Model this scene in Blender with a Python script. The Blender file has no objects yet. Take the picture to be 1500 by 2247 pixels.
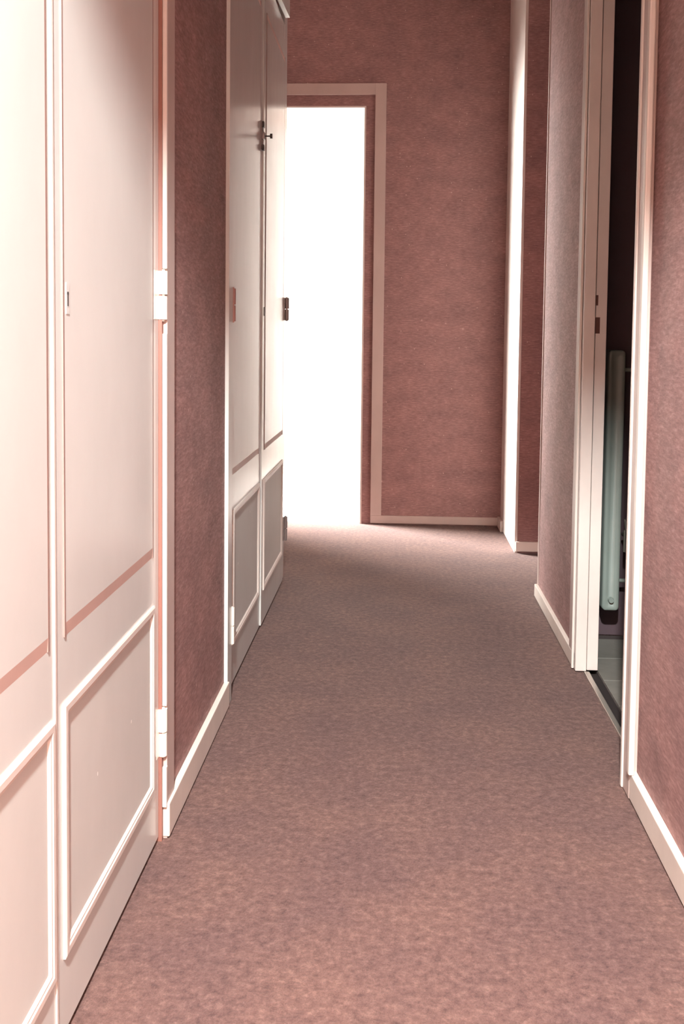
import bpy, bmesh, math
from mathutils import Matrix, Vector

scene = bpy.context.scene
coll = scene.collection

# ------------------------------------------------------------------ camera
CAM_H = 0.92
cam_data = bpy.data.cameras.new("camera")
cam = bpy.data.objects.new("camera", cam_data)
coll.objects.link(cam)
cam_data.sensor_fit = 'VERTICAL'
cam_data.sensor_height = 36.0
cam_data.lens = 36.0 * 2200.0 / 2247.0
cam_data.shift_x = 0.0
cam_data.shift_y = -0.11325
cam_data.clip_start = 0.02
# rows: world X, Y, Z axes expressed in (right, image-down, forward)
RW = ((0.9984, 0.0140, -0.0545), (0.0553, -0.0585, 0.9968), (0.0108, -0.9982, -0.0591))
right = Vector((RW[0][0], RW[1][0], RW[2][0])).normalized()
fwd = Vector((RW[0][2], RW[1][2], RW[2][2])).normalized()
up = right.cross(fwd).normalized()
m = Matrix.Identity(4)
for i in range(3):
    m[i][0], m[i][1], m[i][2] = right[i], up[i], -fwd[i]
m[2][3] = CAM_H
cam.matrix_world = m
scene.camera = cam

# ------------------------------------------------------------------ world, light, exposure
world = bpy.data.worlds.new("world")
scene.world = world
world.use_nodes = True
world.node_tree.nodes["Background"].inputs[0].default_value = (0.9, 0.95, 1.0, 1)
world.node_tree.nodes["Background"].inputs[1].default_value = 0.4
vs = scene.view_settings
vs.view_transform = 'Standard'
vs.look = 'None'
vs.gamma = 1.0
vs.exposure = 0.0
vs.use_curve_mapping = False


def area(name, loc, direction, sx, sy, power, col):
    l = bpy.data.lights.new(name, 'AREA')
    l.shape = 'RECTANGLE'
    l.size, l.size_y = sx, sy
    l.energy = power
    l.color = col
    o = bpy.data.objects.new(name, l)
    o.location = loc
    o.rotation_euler = Vector(direction).to_track_quat('-Z', 'Y').to_euler()
    coll.objects.link(o)
    return o


# daylight at the window of the bright room beyond the end doorway
wl = area("window_daylight", (-2.90, 6.20, 1.65), (3.0, -1.55, -1.35), 1.7, 1.5, 490, (1.0, 1.0, 0.96))
wl.data.spread = math.radians(80)
# ceiling lamp of the entrance behind the camera, beyond the door header
lamp = bpy.data.lights.new("ceiling_lamp_light", 'POINT')
lamp.energy = 870
lamp.color = (0.97, 1.0, 0.98)
lamp.shadow_soft_size = 0.045
lo = bpy.data.objects.new("ceiling_lamp_light", lamp)
lo.location = (-0.06, -0.40, 2.31)
coll.objects.link(lo)


# ------------------------------------------------------------------ materials
def srgb(r, g, b):
    def f(c):
        c /= 255.0
        return c / 12.92 if c <= 0.04045 else ((c + 0.055) / 1.055) ** 2.4
    return (f(r), f(g), f(b), 1.0)


def base_mat(name, col, rough=0.5, spec=0.5, metal=0.0):
    mt = bpy.data.materials.new(name)
    mt.use_nodes = True
    b = mt.node_tree.nodes["Principled BSDF"]
    b.inputs["Base Color"].default_value = col
    b.inputs["Roughness"].default_value = rough
    b.inputs["Specular IOR Level"].default_value = spec
    b.inputs["Metallic"].default_value = metal
    return mt, mt.node_tree, b


def noise(nt, vec, scale, detail=4.0, rough=0.6):
    n = nt.nodes.new("ShaderNodeTexNoise")
    n.inputs["Scale"].default_value = scale
    n.inputs["Detail"].default_value = detail
    n.inputs["Roughness"].default_value = rough
    nt.links.new(vec, n.inputs["Vector"])
    return n.outputs["Fac"]


def ramp(nt, fac, stops):
    r = nt.nodes.new("ShaderNodeValToRGB")
    els = r.color_ramp.elements
    els[0].position, els[0].color = stops[0]
    els[1].position, els[1].color = stops[-1]
    for p, c in stops[1:-1]:
        e = els.new(p)
        e.color = c
    nt.links.new(fac, r.inputs[0])
    return r.outputs[0]


def mix(nt, fac, a, b, mode='MIX'):
    n = nt.nodes.new("ShaderNodeMix")
    n.data_type = 'RGBA'
    n.blend_type = mode
    if isinstance(fac, float):
        n.inputs[0].default_value = fac
    else:
        nt.links.new(fac, n.inputs[0])
    for s, v in ((6, a), (7, b)):
        if isinstance(v, tuple):
            n.inputs[s].default_value = v
        else:
            nt.links.new(v, n.inputs[s])
    return n.outputs[2]


def mapping(nt, scale):
    tc = nt.nodes.new("ShaderNodeTexCoord")
    mp = nt.nodes.new("ShaderNodeMapping")
    mp.inputs["Scale"].default_value = scale
    nt.links.new(tc.outputs["Object"], mp.inputs["Vector"])
    return mp.outputs["Vector"]


def bump(nt, b, height, strength, dist):
    n = nt.nodes.new("ShaderNodeBump")
    n.inputs["Strength"].default_value = strength
    n.inputs["Distance"].default_value = dist
    nt.links.new(height, n.inputs["Height"])
    nt.links.new(n.outputs[0], b.inputs["Normal"])


def specks(nt, vec_scale, scale, lo_, hi_):
    v = nt.nodes.new("ShaderNodeTexVoronoi")
    v.inputs["Scale"].default_value = scale
    nt.links.new(mapping(nt, vec_scale), v.inputs["Vector"])
    c = nt.nodes.new("ShaderNodeMath")
    c.operation = 'LESS_THAN'
    c.inputs[1].default_value = lo_
    nt.links.new(v.outputs["Distance"], c.inputs[0])
    g = nt.nodes.new("ShaderNodeSeparateColor")
    nt.links.new(v.outputs["Color"], g.inputs[0])
    d = nt.nodes.new("ShaderNodeMath")
    d.operation = 'GREATER_THAN'
    d.inputs[1].default_value = hi_
    nt.links.new(g.outputs[0], d.inputs[0])
    e = nt.nodes.new("ShaderNodeMath")
    e.operation = 'MULTIPLY'
    nt.links.new(c.outputs[0], e.inputs[0])
    nt.links.new(d.outputs[0], e.inputs[1])
    return e.outputs[0]


def wallpaper():
    mt, nt, b = base_mat("burgundy_woven_wallpaper", srgb(160, 130, 128), 0.68, 0.3)
    fine = noise(nt, mapping(nt, (40, 40, 190)), 1.0, 5, 0.7)
    blot = noise(nt, mapping(nt, (9, 9, 14)), 1.0, 4, 0.6)
    c1 = ramp(nt, fine, [(0.32, srgb(142, 111, 109)), (0.53, srgb(166, 132, 129)), (0.75, srgb(194, 161, 156))])
    c2 = ramp(nt, blot, [(0.3, srgb(150, 130, 132)), (0.7, srgb(255, 235, 230))])
    c = mix(nt, 0.4, c1, c2, 'MULTIPLY')
    sp = specks(nt, (60, 60, 40), 1.0, 0.12, 0.88)
    c = mix(nt, sp, c, srgb(200, 172, 162))
    nt.links.new(c, b.inputs["Base Color"])
    bump(nt, b, fine, 0.2, 0.002)
    return mt


def carpet():
    mt, nt, b = base_mat("dusty_rose_carpet", srgb(150, 100, 92), 0.95, 0.15)
    b.inputs["Sheen Weight"].default_value = 0.14
    b.inputs["Sheen Roughness"].default_value = 0.4
    b.inputs["Sheen Tint"].default_value = (1.0, 0.84, 0.8, 1)
    fine = noise(nt, mapping(nt, (1, 1, 1)), 170, 3, 0.7)
    mid = noise(nt, mapping(nt, (1, 1, 1)), 62, 4, 0.7)
    big = noise(nt, mapping(nt, (1, 1, 1)), 5, 3, 0.5)
    c1 = ramp(nt, mid, [(0.3, srgb(86, 66, 64)), (0.52, srgb(111, 87, 83)), (0.75, srgb(138, 112, 104))])
    c2 = ramp(nt, fine, [(0.3, srgb(170, 160, 160)), (0.7, srgb(255, 250, 245))])
    c3 = ramp(nt, big, [(0.35, srgb(215, 210, 215)), (0.65, srgb(255, 248, 240))])
    c = mix(nt, 0.6, c1, c2, 'MULTIPLY')
    c = mix(nt, 0.6, c, c3, 'MULTIPLY')
    sp = specks(nt, (9, 9, 9), 1.0, 0.028, 0.86)
    c = mix(nt, sp, c, srgb(240, 232, 225))
    nt.links.new(c, b.inputs["Base Color"])
    bump(nt, b, fine, 0.6, 0.004)
    return mt


def paint(name, col, rough, chips=False, vary=0.12, spec=0.5, chip=((24, 24, 15), 0.085, 0.93)):
    mt, nt, b = base_mat(name, col, rough, spec)
    n = noise(nt, mapping(nt, (7, 7, 4)), 1.0, 5, 0.6)
    dark = tuple(x * (1 - vary) for x in col[:3]) + (1,)
    c = ramp(nt, n, [(0.3, dark), (0.65, col)])
    if chips:
        sp = specks(nt, chip[0], 1.0, chip[1], chip[2])
        c = mix(nt, sp, c, srgb(255, 250, 245))
    nt.links.new(c, b.inputs["Base Color"])
    rn = noise(nt, mapping(nt, (16, 16, 5)), 1.0, 4, 0.6)
    mr = nt.nodes.new("ShaderNodeMapRange")
    mr.inputs["To Min"].default_value = max(rough - 0.03, 0.05)
    mr.inputs["To Max"].default_value = rough + 0.05
    nt.links.new(rn, mr.inputs["Value"])
    nt.links.new(mr.outputs[0], b.inputs["Roughness"])
    bump(nt, b, n, 0.03, 0.003)
    return mt


M_WALL = wallpaper()
M_CARPET = carpet()
M_DOOR = paint("cream_gloss_paint", srgb(213, 213, 209), 0.21, True, 0.05)
M_PANEL = paint("cream_satin_panel_paint", srgb(208, 206, 201), 0.6, True, 0.06, 0.3, ((34, 34, 20), 0.10, 0.86))
M_GROOVE_SHADE = paint("brown_groove_shade_paint", srgb(150, 122, 114), 0.6)  # brown stands in for the shade inside a panel groove
M_MOULD = paint("pale_moulding_paint", srgb(222, 210, 202), 0.4)
M_BEVEL_BOUNCE = paint("salmon_bevel_bounce_tint", srgb(202, 172, 162), 0.5)  # lamp shade and red floor bounce painted into the bevel colour
M_REBATE = paint("bare_salmon_rebate", srgb(146, 98, 86), 0.6)
M_TRIM = paint("pinkish_casing_paint", srgb(198, 178, 171), 0.45)
M_SKIRT = paint("white_skirting_paint", srgb(232, 220, 210), 0.4)
M_JAMB = paint("white_jamb_paint", srgb(222, 210, 203), 0.4)
M_HINGE = paint("white_painted_hinge", srgb(246, 240, 228), 0.3, vary=0.03)
M_PINKHINGE = paint("pink_painted_hinge", srgb(178, 138, 132), 0.4)
M_STEEL = base_mat("dull_grey_steel", srgb(150, 140, 138), 0.4, 0.5, 0.3)[0]
M_DARKSTEEL = base_mat("dark_patinated_steel", srgb(70, 62, 60), 0.4, 0.5, 0.8)[0]
M_HOLE = base_mat("dark_keyhole", srgb(30, 20, 20), 0.9)[0]
M_SLOT = base_mat("brown_strike_recess", srgb(92, 58, 50), 0.7)[0]
M_CEIL = paint("off_white_ceiling_paint", srgb(225, 205, 198), 0.9, vary=0.04, spec=0.2)
M_WHITE = paint("white_plaster", srgb(240, 239, 237), 0.9, vary=0.03, spec=0.2)
M_ROOMFLOOR = paint("pale_room_floor", srgb(240, 236, 230), 0.5, vary=0.08)
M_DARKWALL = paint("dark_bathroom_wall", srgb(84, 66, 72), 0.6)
M_BEIGE = paint("beige_entrance_wall", srgb(205, 180, 168), 0.8, vary=0.05, spec=0.2)
M_TILE = paint("grey_floor_tile", srgb(128, 124, 117), 0.5, vary=0.35)
M_GROUT = base_mat("dark_grout", srgb(70, 60, 58), 0.9)[0]
M_RAD = paint("grey_green_radiator_enamel", srgb(142, 152, 145), 0.35, vary=0.2)
M_CARCASS = base_mat("cupboard_interior_board", srgb(110, 80, 72), 0.8)[0]
M_ALU = base_mat("brushed_threshold_metal", srgb(190, 180, 172), 0.35, 0.5, 0.85)[0]


# ------------------------------------------------------------------ mesh helpers
def add_box(bm, x0, x1, y0, y1, z0, z1, bev=0.0):
    x0, x1 = min(x0, x1), max(x0, x1)
    y0, y1 = min(y0, y1), max(y0, y1)
    z0, z1 = min(z0, z1), max(z0, z1)
    g = bmesh.ops.create_cube(bm, size=1.0)
    vs_ = g["verts"]
    for v in vs_:
        v.co = Vector(((x0 + x1) / 2 + v.co.x * (x1 - x0), (y0 + y1) / 2 + v.co.y * (y1 - y0), (z0 + z1) / 2 + v.co.z * (z1 - z0)))
    if bev > 0:
        es = list({e for v in vs_ for e in v.link_edges})
        bmesh.ops.bevel(bm, geom=es, offset=bev, segments=2, profile=0.5, affect='EDGES')


def add_cyl(bm, p0, p1, r, seg=20, r2=None):
    p0, p1 = Vector(p0), Vector(p1)
    d = p1 - p0
    mat_ = Matrix.Translation((p0 + p1) / 2) @ d.to_track_quat('Z', 'Y').to_matrix().to_4x4()
    bmesh.ops.create_cone(bm, cap_ends=True, segments=seg, radius1=r, radius2=r if r2 is None else r2, depth=d.length, matrix=mat_)


def add_quads(bm, quads):
    for q in quads:
        bm.faces.new([bm.verts.new(p) for p in q])


def obj(name, bm, mat, parent=None, label=None, smooth=False):
    bmesh.ops.recalc_face_normals(bm, faces=bm.faces)
    me = bpy.data.meshes.new(name)
    if parent is not None:
        p, off = parent, Vector((0, 0, 0))
        while p is not None:
            off += p.location
            p = p.parent
        bmesh.ops.translate(bm, verts=bm.verts, vec=-off)
    bm.to_mesh(me)
    bm.free()
    me.materials.append(mat)
    if smooth:
        for pl in me.polygons:
            pl.use_smooth = True
        try:
            me.set_sharp_from_angle(angle=math.radians(40))
        except Exception:
            pass
    o = bpy.data.objects.new(name, me)
    coll.objects.link(o)
    if parent is not None:
        o.parent = parent
    if label:
        o["label"] = label
    return o


def boxes(name, mat, lst, parent=None, bev=0.0, label=None):
    bm = bmesh.new()
    for b in lst:
        add_box(bm, *b, bev=bev)
    return obj(name, bm, mat, parent, label)


def struct(name, mat, lst, label, cat, bev=0.0):
    o = boxes(name, mat, lst, None, bev, label)
    o["category"] = cat
    o["kind"] = "structure"
    return o


def thing(name, label, cat, loc, group=None):
    o = bpy.data.objects.new(name, None)
    coll.objects.link(o)
    o.location = loc
    o.empty_display_size = 0.1
    o["label"] = label
    o["category"] = cat
    if group:
        o["group"] = group
    return o


CEIL = 2.62
LX = -0.421      # front plane of the cupboard doors
WL = -0.416      # left wall surface
WRN = 0.490      # right wall, nearest stretch
WRM = 0.513      # right wall, stretch past the bathroom door
YE = 4.90        # end wall surface

# ------------------------------------------------------------------ structure
struct("floor", M_CARPET, [(-1.15, 0.530, -2.4, 3.7, -0.08, 0.0), (-1.4, 0.530, 3.7, 4.93, -0.08, 0.0), (0.530, 1.7, 3.34, 4.93, -0.08, 0.0), (0.530, 1.6, -2.4, 1.9, -0.08, 0.0)],
       "dusty rose mottled carpet covering the corridor floor", "floor")
struct("floor_2", M_ROOMFLOOR, [(-3.1, 1.3, 4.93, 8.4, -0.08, 0.0)], "pale floor of the bright room beyond the end doorway", "floor")
struct("ceiling", M_CEIL, [(-3.1, 2.2, -2.5, 8.4, CEIL, CEIL + 0.08)], "off-white ceiling above the corridor", "ceiling")

struct("wall_left", M_WALL, [(-0.60, WL, 1.822, 2.410, 0, CEIL), (-0.60, WL, 0.2, 0.60, 0, CEIL), (-0.60, WL, 0.60, 1.822, 2.06, CEIL),
                             (-1.15, -0.97, 0.2, 3.60, 0, CEIL), (-1.5, -1.35, 3.60, 4.90, 0, CEIL), (-1.5, -0.97, 3.60, 3.78, 0, CEIL)],
       "burgundy woven wallpaper wall between the two cream cupboards", "wall")
struct("wall_right", M_WALL, [(WRN, 0.560, 0.2, 2.050, 0, CEIL), (WRN, 0.565, 2.05, 2.77, 2.05, CEIL)],
       "burgundy woven wallpaper wall nearest on the right", "wall")
struct("wall_right_middle", M_WALL, [(WRM, 0.565, 2.775, 3.14, 0, CEIL), (WRM, 1.7, 3.14, 3.56, 0, CEIL)],
       "greyish rose wallpaper wall just past the dark bathroom doorway", "wall")
struct("wall_right_return", M_WALL, [(0.526, 1.7, 4.30, 4.98, 0, CEIL), (1.62, 1.7, 3.56, 4.30, 0, CEIL)],
       "dark burgundy wall return facing the camera beside the white strip", "wall")
struct("wall_end", M_WALL, [(-0.166, 0.526, YE, YE + 0.08, 0, CEIL), (-1.5, -0.166, YE, YE + 0.08, 2.03, CEIL), (-1.5, -1.02, YE, YE + 0.08, 0, 2.03)],
       "burgundy wallpaper end wall around the bright open doorway", "wall")
# entrance behind the camera: the lamp shines under this header
struct("wall_back", M_BEIGE, [(-1.6, -0.45, 0.12, 0.2, 0, CEIL), (0.50, 1.6, 0.12, 0.2, 0, CEIL), (-0.45, 0.50, 0.12, 0.2, 2.03, CEIL),
                              (-1.6, 1.6, -2.5, -2.4, 0, CEIL), (-1.7, -1.6, -2.5, 0.2, 0, CEIL), (1.6, 1.7, -2.5, 0.2, 0, CEIL)],
       "beige entrance walls and door header behind the camera", "wall")
# bright room beyond the end doorway
struct("wall_far", M_WHITE, [(-3.1, 1.3, 8.3, 8.4, 0, CEIL), (1.2, 1.3, 4.98, 8.3, 0, CEIL),
                             (-3.1, -1.03, 4.98, 5.06, 0, CEIL), (-1.03, -0.05, 4.98, 5.0, 2.04, CEIL), (-0.05, 1.3, 4.98, 5.0, 0, CEIL),
                             (-3.1, -3.0, 5.06, 5.3, 0, CEIL), (-3.1, -3.0, 7.72, 8.3, 0, CEIL), (-3.1, -3.0, 5.3, 7.72, 2.22, CEIL), (-3.1, -3.0, 5.3, 7.72, 0, 0.08)],
       "white overexposed walls of the room beyond the end doorway", "wall")
# bathroom shell
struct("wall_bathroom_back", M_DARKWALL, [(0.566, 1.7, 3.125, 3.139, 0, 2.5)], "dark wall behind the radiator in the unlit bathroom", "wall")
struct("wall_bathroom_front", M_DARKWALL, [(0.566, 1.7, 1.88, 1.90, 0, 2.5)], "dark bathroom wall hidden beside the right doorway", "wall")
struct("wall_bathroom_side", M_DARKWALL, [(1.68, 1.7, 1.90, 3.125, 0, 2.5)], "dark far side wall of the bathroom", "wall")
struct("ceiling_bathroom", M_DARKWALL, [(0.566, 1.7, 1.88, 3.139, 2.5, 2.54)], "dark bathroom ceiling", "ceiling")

# baseboards
struct("baseboard_left", M_SKIRT, [(WL, -0.403, 1.762, 2.415, 0.004, 0.066)], "white baseboard under the burgundy wall between the cupboards", "baseboard", 0.002)
struct("baseboard_right", M_SKIRT, [(0.475, WRN, 0.2, 2.035, 0.004, 0.058)], "white baseboard along the nearest right wall", "baseboard", 0.002)
struct("baseboard_right_middle", M_SKIRT, [(0.500, WRM, 2.79, 3.57, 0.003, 0.046)], "white baseboard below the wall past the bathroom doorway", "baseboard", 0.002)
struct("baseboard_end", M_TRIM, [(-0.122, 0.505, YE - 0.012, YE, 0.006, 0.044)], "pinkish baseboard along the burgundy end wall", "baseboard", 0.002)
struct("baseboard_return", M_SKIRT, [(0.518, 1.62, 4.288, 4.30, 0.008, 0.050)], "grey-white baseboard under the dark wall return", "baseboard", 0.002)

# white lining board on the corner at the far right
w = struct("trim_1", M_JAMB, [(0.514, 0.526, 4.302, YE, 0, CEIL)], "tall bright white board edging the far right corner", "trim", 0.001)
boxes("skirting_block", M_JAMB, [(0.500, 0.514, 4.76, YE, 0, 0.05)], w, 0.001)
# slim corner bead at the end of the middle right wall
struct("trim_2", M_TRIM, [(WRM - 0.004, WRM + 0.012, 3.556, 3.566, 0.046, CEIL)], "slim corner bead at the end of the greyish rose wall", "trim")

# ------------------------------------------------------------------ end doorway
d1 = thing("door_1", "pale pink casing around the white-bright end doorway", "doorway", (-0.59, YE, 0))
d1["kind"] = "structure"
boxes("casing", M_TRIM, [(-0.122, -0.069, YE - 0.012, YE, 0.044, 2.135), (-1.075, -0.122, YE - 0.012, YE, 2.082, 2.135)], d1, 0.001)
boxes("jamb", M_JAMB, [(-0.174, -0.166, YE - 0.001, YE + 0.09, 0, 2.03), (-1.02, -1.012, YE - 0.001, YE + 0.09, 0, 2.03), (-1.012, -0.174, YE - 0.001, YE + 0.09, 2.022, 2.03)], d1)

# ------------------------------------------------------------------ bathroom doorway
d2 = thing("door_2", "white frame of the open bathroom doorway on the right", "doorway", (0.53, 2.4, 0))
d2["kind"] = "structure"
jb = boxes("jamb", M_JAMB, [(0.503, 0.533, 2.755, 2.775, 0.004, 2.05), (0.536, 0.566, 2.764, 2.775, 0.004, 2.05), (0.533, 0.536, 2.770, 2.775, 0.004, 2.05)], d2, 0.0015)
bm = bmesh.new()
add_box(bm, 0.5345, 0.5475, 2.7632, 2.7645, 0.936, 0.980)
obj("strike_slot", bm, M_SLOT, jb, "dark brown latch slot")
bm = bmesh.new()
add_box(bm, 0.5345, 0.5415, 2.7632, 2.7645, 1.012, 1.040)
obj("strike_slot", bm, M_SLOT, jb, "small upper latch slot")
boxes("casing", M_TRIM, [(0.501, WRM, 2.790, 2.852, 0.004, 2.1)], d2, 0.002)
boxes("casing_bead", M_MOULD, [(0.496, 0.503, 2.777, 2.790, 0.004, 2.1)], d2, 0.002)
boxes("casing", M_TRIM, [(0.474, WRN, 1.986, 2.052, 0.002, 2.1)], d2, 0.002)
boxes("casing_bead", M_MOULD, [(0.468, 0.480, 1.966, 1.986, 0.058, 2.1)], d2, 0.003)
boxes("casing_edge", M_MOULD, [(0.470, 0.480, 2.036, 2.050, 0.002, 2.1)], d2, 0.003)
boxes("jamb", M_JAMB, [(0.488, 0.562, 2.050, 2.058, 0.004, 2.05)], d2, 0.001)
boxes("threshold_strip", M_ALU, [(0.526, 0.541, 2.058, 2.752, -0.004, 0.005)], d2, 0.002)
boxes("threshold_gap", M_HOLE, [(0.541, 0.566, 2.058, 2.764, -0.03, -0.006)], d2)

# bathroom floor tiles
fb = struct("floor_bathroom", M_GROUT, [(0.541, 1.68, 1.90, 3.125, -0.08, -0.032), (0.566, 1.68, 1.90, 3.125, -0.032, -0.003)], "grey tiled floor inside the dark bathroom", "floor")
tile_me = None
TS = 0.19
for i in range(3):
    for j in range(7):
        x0 = 0.567 + i * TS
        y0 = 1.905 + 0.035 + (j - 0.2) * TS
        y0 = 1.935 + j * TS
        if y0 + TS > 3.125:
            continue
        if tile_me is None:
            bm = bmesh.new()
            add_box(bm, 0.0015, TS - 0.0015, 0.0015, TS - 0.0015, 0, 0.005, 0.001)
            bmesh.ops.recalc_face_normals(bm, faces=bm.faces)
            tile_me = bpy.data.meshes.new("tile")
            bm.to_mesh(tile_me)
            bm.free()
            tile_me.materials.append(M_TILE)
        t = bpy.data.objects.new("tile", tile_me)
        coll.objects.link(t)
        t.parent = fb
        t.location = (x0, y0, -0.004)


# ------------------------------------------------------------------ cupboards
def frame_moulding(bm, y0, y1, z0, z1, x, wd, prof):
    """mitred raised moulding: prof = list of (offset inward, height proud)."""
    loops = []
    for off, hgt in prof:
        loops.append([bm.verts.new((x + hgt, y0 + off, z0 + off)), bm.verts.new((x + hgt, y1 - off, z0 + off)),
                      bm.verts.new((x + hgt, y1 - off, z1 - off)), bm.verts.new((x + hgt, y0 + off, z1 - off))])
    for a, b in zip(loops[:-1], loops[1:]):
        for k in range(4):
            n = (k + 1) % 4
            bm.faces.new([a[k], a[n], b[n], b[k]])


PROF = [(0.0, -0.002), (0.0, 0.003), (0.003, 0.0045), (0.011, 0.0045), (0.013, 0.003), (0.016, 0.003), (0.019, 0.0), (0.019, -0.004)]


def leaf(root, y0, y1, z0, z1, x, up_panel, low_panel, thick=0.02, label=None):
    """cupboard door leaf: stiles and rails with an upper recessed panel and a moulded lower panel."""
    (uy0, uy1, uz0, uz1), (ly0, ly1, lz0, lz1) = up_panel, low_panel
    xb = x - thick
    bm = bmesh.new()
    add_box(bm, xb, x, y0, min(uy0, ly0 + 0.01), z0, z1)
    add_box(bm, xb, x, max(uy1, ly1 - 0.01), y1, z0, z1)
    a, b = min(uy0, ly0 + 0.01), max(uy1, ly1 - 0.01)
    add_box(bm, xb, x, a, b, z0, lz0 + 0.01)
    add_box(bm, xb, x, a, b, lz1 - 0.01, uz0)
    add_box(bm, xb, x, a, b, uz1, z1)
    dr = obj("door", bm, M_DOOR, root, label)
    boxes("lower_panel", M_PANEL, [(xb, x - 0.0008, a, b, lz0 + 0.01, lz1 - 0.01)], dr)
    # raised upper field with sloped top and bottom edges, groove shade painted as brown strips at the sides
    g, rz = 0.005, 0.0015
    bm = bmesh.new()
    ya, yb = uy0 + g, uy1 - g
    prof = [(xb, uz0), (x, uz0), (x + rz, uz0 + 0.018), (x + rz, uz1 - 0.018), (x, uz1), (xb, uz1)]
    r0 = [bm.verts.new((px, ya, pz)) for px, pz in prof]
    r1 = [bm.verts.new((px, yb, pz)) for px, pz in prof]
    bm.faces.new(r0)
    bm.faces.new(r1)
    for k in range(6):
        n = (k + 1) % 6
        fc_ = bm.faces.new([r0[k], r0[n], r1[n], r1[k]])
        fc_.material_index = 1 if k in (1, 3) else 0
    up_ = obj("upper_panel", bm, M_DOOR, dr)
    up_.data.materials.append(M_BEVEL_BOUNCE)  # sloped edges carry the painted shade and floor bounce
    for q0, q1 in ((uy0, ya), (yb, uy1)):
        boxes("groove_shade_strip", M_GROOVE_SHADE, [(xb, x + 0.0016, q0, q1, uz0, uz1)], dr)  # solid strip, groove shade put into its colour
    bm = bmesh.new()
    frame_moulding(bm, ly0, ly1, lz0, lz1, x, 0.025, PROF)
    obj("panel_moulding", bm, M_MOULD, dr)
    return dr


def hinge(parent, y, x, z0, z1, mat, r=0.0085, plate=0.022, side=-1, label=None):
    bm = bmesh.new()
    zm = (z0 + z1) / 2
    add_cyl(bm, (x, y, z0), (x, y, zm - 0.0016), r * 0.93, 18)
    add_cyl(bm, (x, y, zm + 0.0016), (x, y, z1), r, 18)
    add_cyl(bm, (x, y, z0 - 0.003), (x, y, z1 + 0.003), r * 0.45, 12)
    add_box(bm, x - r, x - r + 0.003, y, y + side * plate, z0, z1)
    return obj("hinge", bm, mat, parent, label, smooth=True)


# --- near cupboard
nc = thing("built_in_cupboard", "cream two-door cupboard filling the left foreground", "cupboard", (-0.6, 1.21, 0))
boxes("carcass", M_CARCASS, [(-0.955, -0.446, 0.612, 1.815, 0.0, 2.05)], nc)
boxes("frame", M_TRIM, [(-0.446, -0.408, 1.764, 1.822, 0.0, 2.055), (-0.446, -0.408, 0.602, 0.660, 0.0, 2.055), (-0.446, -0.408, 0.660, 1.764, 2.0, 2.055)], nc, 0.001)
boxes("rebate", M_REBATE, [(-0.446, -0.4150, 1.7520, 1.764, 0.0, 2.0)], nc, label="salmon painted rebate beside the door edge")
for (z0, z1) in ((0.062, 0.137), (0.250, 0.922), (1.036, 2.0)):
    boxes("frame_bead", M_MOULD, [(-0.4150, -0.4070, 1.755, 1.764, z0, z1)], nc, 0.001)
n2 = leaf(nc, 1.2125, 1.750, 0.010, 1.995, LX, (1.241, 1.708, 0.532, 1.94), (1.233, 1.712, 0.110, 0.446))
n1 = leaf(nc, 0.664, 1.2085, 0.010, 1.995, LX, (0.716, 1.185, 0.532, 1.94), (0.712, 1.199, 0.104, 0.440))
boxes("meeting_bead", M_MOULD, [(LX, LX + 0.002, 1.2035, 1.2085, 0.012, 1.99)], n1)
hinge(n2, 1.758, LX + 0.006, 0.158, 0.245, M_HINGE, 0.0085, 0.022)
hinge(n2, 1.758, LX + 0.006, 0.947, 1.032, M_HINGE, 0.0085, 0.040)
hinge(n2, 1.758, LX + 0.006, 1.72, 1.805, M_HINGE, 0.0085, 0.022)
bm = bmesh.new()
add_box(bm, LX - 0.002, LX + 0.0022, 1.252, 1.264, 0.945, 0.985)
esc = obj("keyhole_plate", bm, M_DOOR, n2)
bm = bmesh.new()
add_cyl(bm, (LX + 0.001, 1.258, 0.971), (LX + 0.0026, 1.258, 0.971), 0.0025, 14)
add_box(bm, LX + 0.001, LX + 0.0026, 1.2565, 1.2595, 0.955, 0.969)
obj("keyhole", bm, M_HOLE, n2, "dark keyhole slot")

# --- far cupboard
fc = thing("built_in_cupboard", "cream glossy cupboard with an iron latch farther along the left wall", "cupboard", (-0.6, 3.08, 0))
boxes("carcass", M_CARCASS, [(-0.955, -0.446, 2.42, 3.765, 0.0, CEIL - 0.005)], fc)
boxes("frame", M_DOOR, [(-0.446, -0.407, 2.410, 2.468, 0.0, CEIL - 0.002), (-0.446, -0.4235, 3.690, 3.768, 0.0, CEIL - 0.002), (-0.446, -0.424, 2.468, 3.690, 1.985, 2.045)], fc, 0.001)
boxes("side_panel", M_WALL, [(-0.968, -0.424, 3.766, 3.778, 0.0, CEIL - 0.002)], fc)
fa = leaf(fc, 2.471, 3.084, 0.010, 1.98, LX, (2.535, 3.035, 0.560, 1.915), (2.560, 3.052, 0.112, 0.468))
fbd = leaf(fc, 3.088, 3.686, 0.010, 1.98, LX + 0.004, (3.140, 3.640, 0.560, 1.915), (3.130, 3.640, 0.112, 0.468))
hinge(fa, 2.476, LX + 0.013, 0.142, 0.234, M_HINGE, 0.007, 0.030, 1)
hinge(fa, 2.476, LX + 0.013, 0.955, 1.036, M_PINKHINGE, 0.007, 0.045, 1, "pinkish hinge")
hinge(fbd, 3.700, LX + 0.012, 0.158, 0.246, M_STEEL, 0.0075, 0.020, -1, "grey hinge")
hinge(fbd, 3.690, LX + 0.012, 0.978, 1.060, M_STEEL, 0.0085, 0.030, -1, "grey hinge")
bm = bmesh.new()
add_box(bm, LX + 0.002, LX + 0.006, 3.120, 3.134, 0.982, 1.010, 0.001)
obj("keyhole_plate", bm, M_DARKSTEEL, fbd, "small dark lock plate")
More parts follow.
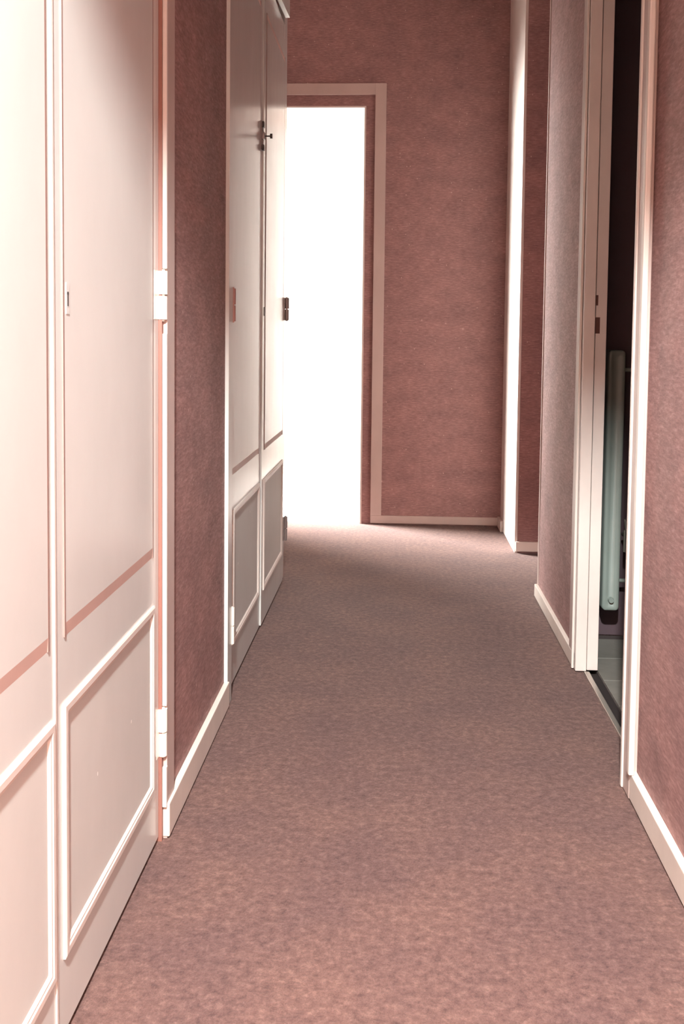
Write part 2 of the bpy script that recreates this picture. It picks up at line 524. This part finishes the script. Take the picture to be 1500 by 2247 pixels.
# latch: upright slide plate with a projecting knob and keeper
bm = bmesh.new()
add_box(bm, LX, LX + 0.004, 3.036, 3.074, 1.480, 1.566, 0.0015)
lt = obj("latch", bm, M_STEEL, fa, "dark iron turn latch")
bm = bmesh.new()
add_box(bm, LX + 0.003, LX + 0.011, 3.045, 3.066, 1.548, 1.566, 0.002)
obj("latch_guide", bm, M_DARKSTEEL, lt)
bm = bmesh.new()
add_box(bm, LX + 0.003, LX + 0.011, 3.045, 3.066, 1.480, 1.497, 0.002)
obj("latch_guide", bm, M_DARKSTEEL, lt)
bm = bmesh.new()
add_cyl(bm, (LX + 0.003, 3.056, 1.488), (LX + 0.003, 3.056, 1.560), 0.005, 14)
add_box(bm, LX + 0.002, LX + 0.013, 3.044, 3.066, 1.512, 1.534, 0.003)
obj("latch_bolt", bm, M_STEEL, lt, smooth=True)
bm = bmesh.new()
add_cyl(bm, (LX + 0.010, 3.056, 1.523), (LX + 0.030, 3.056, 1.523), 0.0022, 12)
add_cyl(bm, (LX + 0.028, 3.056, 1.523), (LX + 0.035, 3.056, 1.523), 0.0075, 18)
obj("latch_knob", bm, M_DARKSTEEL, lt, smooth=True)
# upper doors of the far cupboard; the farther one stands slightly ajar
boxes("upper_door", M_DOOR, [(LX - 0.018, LX, 2.471, 3.084, 2.055, CEIL - 0.02)], fc, 0.001)
ud = boxes("upper_door", M_DOOR, [(LX - 0.016, LX, 3.090, 3.640, 2.055, CEIL - 0.02)], fc, 0.001, "upper cupboard door standing slightly ajar")
pv = Vector((LX, 3.090, 0)) - fc.location
ud.matrix_local = Matrix.Translation(pv) @ Matrix.Rotation(math.radians(-2.2), 4, 'Z') @ Matrix.Translation(-pv)

# ------------------------------------------------------------------ radiator in the bathroom
rad = thing("radiator", "narrow grey-green steel radiator inside the dark bathroom", "radiator", (0.72, 3.06, 0))


def rad_column(x0):
    bm = bmesh.new()
    W, z0, z1, r = 0.051, 0.109, 0.889, 0.012
    pts = []
    for cx_, cz_, a0 in ((x0 + W - r, z0 + r, -90), (x0 + W - r, z1 - r, 0), (x0 + r, z1 - r, 90), (x0 + r, z0 + r, 180)):
        for k in range(6):
            a = math.radians(a0 + 18 * k)
            pts.append((cx_ + r * math.cos(a), cz_ + r * math.sin(a)))
    rings = []
    cxm, czm = x0 + W / 2, (z0 + z1) / 2
    for y, ins in ((3.075, 0.0), (3.006, 0.0), (3.002, 0.0015), (3.000, 0.005), (3.0, 0.013), (3.0025, 0.016)):
        rg = []
        for (px, pz) in pts:
            dx, dz = px - cxm, pz - czm
            rg.append(bm.verts.new((cxm + dx * (1 - ins / (W / 2)), y, czm + dz - math.copysign(ins, dz))))
        rings.append(rg)
    for a, b in zip(rings[:-1], rings[1:]):
        n = len(a)
        for k in range(n):
            bm.faces.new([a[k], a[(k + 1) % n], b[(k + 1) % n], b[k]])
    bm.faces.new(rings[0])
    bm.faces.new(rings[-1])
    return bm


for k in range(3):
    c = obj("column", rad_column(0.622 + k * 0.092), M_RAD, rad, smooth=True)
    bm = bmesh.new()
    xx = 0.6475 + k * 0.092
    add_cyl(bm, (xx, 3.004, 0.142), (xx, 2.990, 0.142), 0.0095, 20, 0.007)
    obj("plug", bm, M_RAD, c, smooth=True)
for z in (0.19, 0.83):
    bm = bmesh.new()
    add_cyl(bm, (0.63, 3.05, z), (0.85, 3.05, z), 0.006, 14)
    obj("cross_tube", bm, M_RAD, rad, smooth=True)
bm = bmesh.new()
add_cyl(bm, (0.693, 2.995, 0.290), (0.693, 2.995, 0.355), 0.014, 18)
add_cyl(bm, (0.693, 2.995, 0.355), (0.693, 2.995, 0.388), 0.010, 18, 0.014)
add_cyl(bm, (0.693, 3.005, 0.330), (0.693, 3.062, 0.330), 0.006, 14)
obj("valve", bm, M_ALU, rad, "metal valve beside the first column", smooth=True)
for z in (0.28, 0.72):
    boxes("wall_bracket", M_DARKSTEEL, [(0.64, 0.66, 3.07, 3.1245, z, z + 0.02)], rad)
